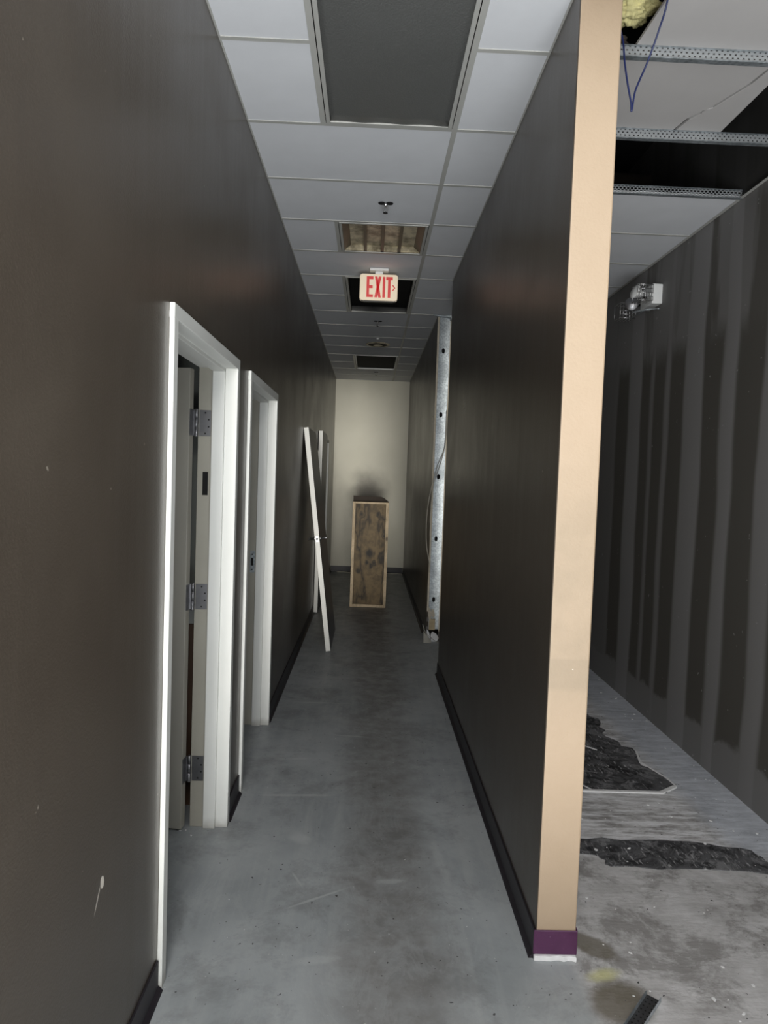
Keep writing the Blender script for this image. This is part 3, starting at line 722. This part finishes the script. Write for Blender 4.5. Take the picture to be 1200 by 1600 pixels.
def cage(cx, cy, cz, w_, d_, h_, nb):
    bm = BM(); r = .0022
    for i in range(nb+1):
        x = cx-w_+2*w_*i/nb
        tube(bm, [(x, cy-d_, cz-h_), (x, cy-d_, cz+h_)], r, 6, 1)
        tube(bm, [(x, cy-d_, cz-h_), (x, cy+d_, cz-h_)], r, 6, 1); tube(bm, [(x, cy-d_, cz+h_), (x, cy+d_, cz+h_)], r, 6, 1)
    for z in (-h_, h_):
        tube(bm, [(cx-w_, cy-d_, cz+z), (cx+w_, cy-d_, cz+z)], r*1.4, 6, 1)
    for k in range(1, 4):
        z = -h_+2*h_*k/4; tube(bm, [(cx-w_, cy-d_, cz+z), (cx+w_, cy-d_, cz+z)], r, 6, 1)
    for x in (cx-w_, cx+w_):
        for z in (-h_, h_): tube(bm, [(x, cy-d_, cz+z), (x, cy+d_, cz+z)], r*1.4, 6, 1)
        tube(bm, [(x, cy+d_, cz-h_), (x, cy+d_, cz+h_)], r*1.4, 6, 1)
    return bm
obj('wire_guard', cage(-.125, -.05, .01, .055, .05, .055, 6), 'chrome', t)
obj('wire_guard', cage(-.13, .27, -.045, .058, .06, .055, 5), 'chrome', t)
bm = BM(); tube(bm, [(-.02, -.06, -.09), (-.10, -.05, -.10), (-.17, .02, -.105)], .006, 8, 4); tube(bm, [(-.10, -.05, -.10), (-.10, .2, -.10)], .003, 8, 2); tube(bm, [(0, -.06, -.09), (-.02, -.06, -.09)], .006, 8, 1)
obj('guard_bracket', bm, 'galv', t)

# ---------------------------------------------------------------- floor remnants in the right room
def blob(pts, jit, seed, sub=6):
    random.seed(seed); out = []
    n = len(pts)
    for i in range(n):
        a, b = Vector(pts[i]), Vector(pts[(i+1) % n]); nrm = Vector((-(b-a).y, (b-a).x)).normalized() if (b-a).length else Vector((0, 0))
        for s in range(sub):
            u = s/sub; out.append(tuple(a.lerp(b, u)+nrm*(random.random()-.5)*jit*(0 if s == 0 else 1)))
    return out
bm = BM(); prism(bm, blob([(.80, 3.62), (1.62, 3.62), (1.735, 3.70), (1.725, 3.80), (1.66, 4.02), (1.70, 4.18), (1.60, 4.42), (1.66, 4.72), (1.60, 4.95), (1.68, 5.2), (1.66, 5.6), (1.72, 6.2), (.80, 6.6)], .05, 5, 5), 0, .005)
t = tag(grp(obj('flooring_remnant', bm, 'mastic'), (1.3, 4.6, 0)), 'large torn black flooring patch with a curved white edge in the right room', 'flooring')
bm = BM(); prism(bm, [(-.50, -.99), (.33, -.995), (.44, -.915), (.425, -.895), (.32, -.972), (-.50, -.965)], .0, .009); e_ = obj('torn_edge', bm, 'plaster', t, .002)
bm = BM(); prism(bm, [(.435, -.90), (.428, -.80), (.36, -.58), (.40, -.42), (.41, -.42), (.375, -.58), (.44, -.80), (.445, -.90)], .0, .007); obj('torn_edge', bm, 'plaster', t, .001)
bm = BM(); prism(bm, [(-.26, -.62), (-.05, -.98), (-.04, -.98), (-.25, -.62)], .005, .008); prism(bm, [(-.30, .1), (.16, -.42), (.165, -.41), (-.29, .11)], .005, .008); prism(bm, [(.02, -.26), (.17, -.09), (.175, -.10), (.03, -.27)], .005, .008); obj('scored_line', bm, 'plaster', t)
bm = BM(); prism(bm, blob([(.80, 2.98), (1.06, 2.985), (1.10, 2.895), (1.50, 2.89), (1.86, 2.862), (1.83, 2.93), (1.80, 3.05), (1.62, 3.10), (1.30, 3.12), (.98, 3.13), (.80, 3.11)], .03, 9, 4), 0, .004)
tag(grp(obj('flooring_remnant', bm, 'mastic'), (1.35, 3.0, 0)), 'long narrow black strip of torn flooring nearer the camera in the right room', 'flooring')
# perforated steel piece on the floor
t = thing('metal_track', 'short perforated galvanised steel channel lying on the floor at the bottom edge of the photo', 'metal channel', (.972, 2.135, 0), (0, 0, math.radians(228)))
obox('web', (0, .34, -.022, .022, .0, .0015), 'hinge', t); obox('flange', (0, .34, -.0235, -.022, 0, .016), 'galv', t); obox('flange', (0, .34, .022, .0235, 0, .016), 'galv', t)
bm = BM(); random.seed(2)
for i in range(17):
    for j in range(3): lathe(bm, (.018+i*.019, -.013+j*.013, .0014), [(.0032, 0), (.0032, .0006)], 8)
obj('perforation', bm, 'black', t)

# loose plaster chips
random.seed(21); protos = []
for q in range(4):
    bm = BM(); n = 6; pts = [(math.cos(2*math.pi*i/n)*(.6+.5*random.random()), math.sin(2*math.pi*i/n)*(.4+.4*random.random())) for i in range(n)]
    prism(bm, pts, 0, .35); me = bpy.data.meshes.new('plaster_chip'); bmesh.ops.recalc_face_normals(bm, faces=bm.faces[:]); bm.to_mesh(me); bm.free(); me.materials.append(M['plaster']); protos.append(me)
def chip(x, y, s, label, group):
    o = bpy.data.objects.new('plaster_chip', random.choice(protos)); COL.objects.link(o); z = 0
    if x > .8 and (3.62 < y < 6.2 and x < 1.74): z = .0052
    elif x > .8 and 2.86 < y < 3.13 and x < 1.86: z = .0042
    o.location = (x, y, z); o.scale = (s, s, s*.8); o.rotation_euler = (0, 0, random.random()*6.3); tag(o, label, 'plaster chip', group)
def room_chips(n, y0, y1, x0, x1, label, group, sizes=(.003, .004, .005, .008, .010)):
    for i in range(n): chip(random.uniform(x0, x1), random.uniform(y0, y1), random.choice(sizes), label, group)
room_chips(24, 1.9, 2.84, .86, 1.80, 'small white plaster chip on the bare floor nearer the camera than the long black strip', 'plaster chips in front of the black strip')
room_chips(9, 2.90, 3.10, 1.0, 1.75, 'small white plaster chip lying on the long narrow black strip', 'plaster chips on the black strip')
room_chips(14, 3.16, 3.58, .95, 1.82, 'small white plaster chip on the dusty floor between the two black patches', 'plaster chips between the black patches')
room_chips(12, 3.7, 5.2, 1.0, 1.56, 'small white plaster chip lying on the large black torn patch', 'plaster chips on the large black patch')
room_chips(34, 3.2, 6.0, 1.86, 2.0, 'small white plaster chip along the foot of the dark streaked drywall', 'plaster chips along the drywall')
room_chips(14, 1.9, 4.5, -.5, .58, 'tiny white plaster chip on the grey corridor floor', 'plaster chips in the corridor', (.002, .003))
for (x, y), w_ in zip(((-.81, 3.11), (-.785, 3.115), (-.75, 3.07)), ('farthest left', 'middle one of three', 'nearest the corridor')):
    chip(x, y, .008, 'white plaster crumb on the floor under the open office door, '+w_, 'plaster crumbs by the open door')
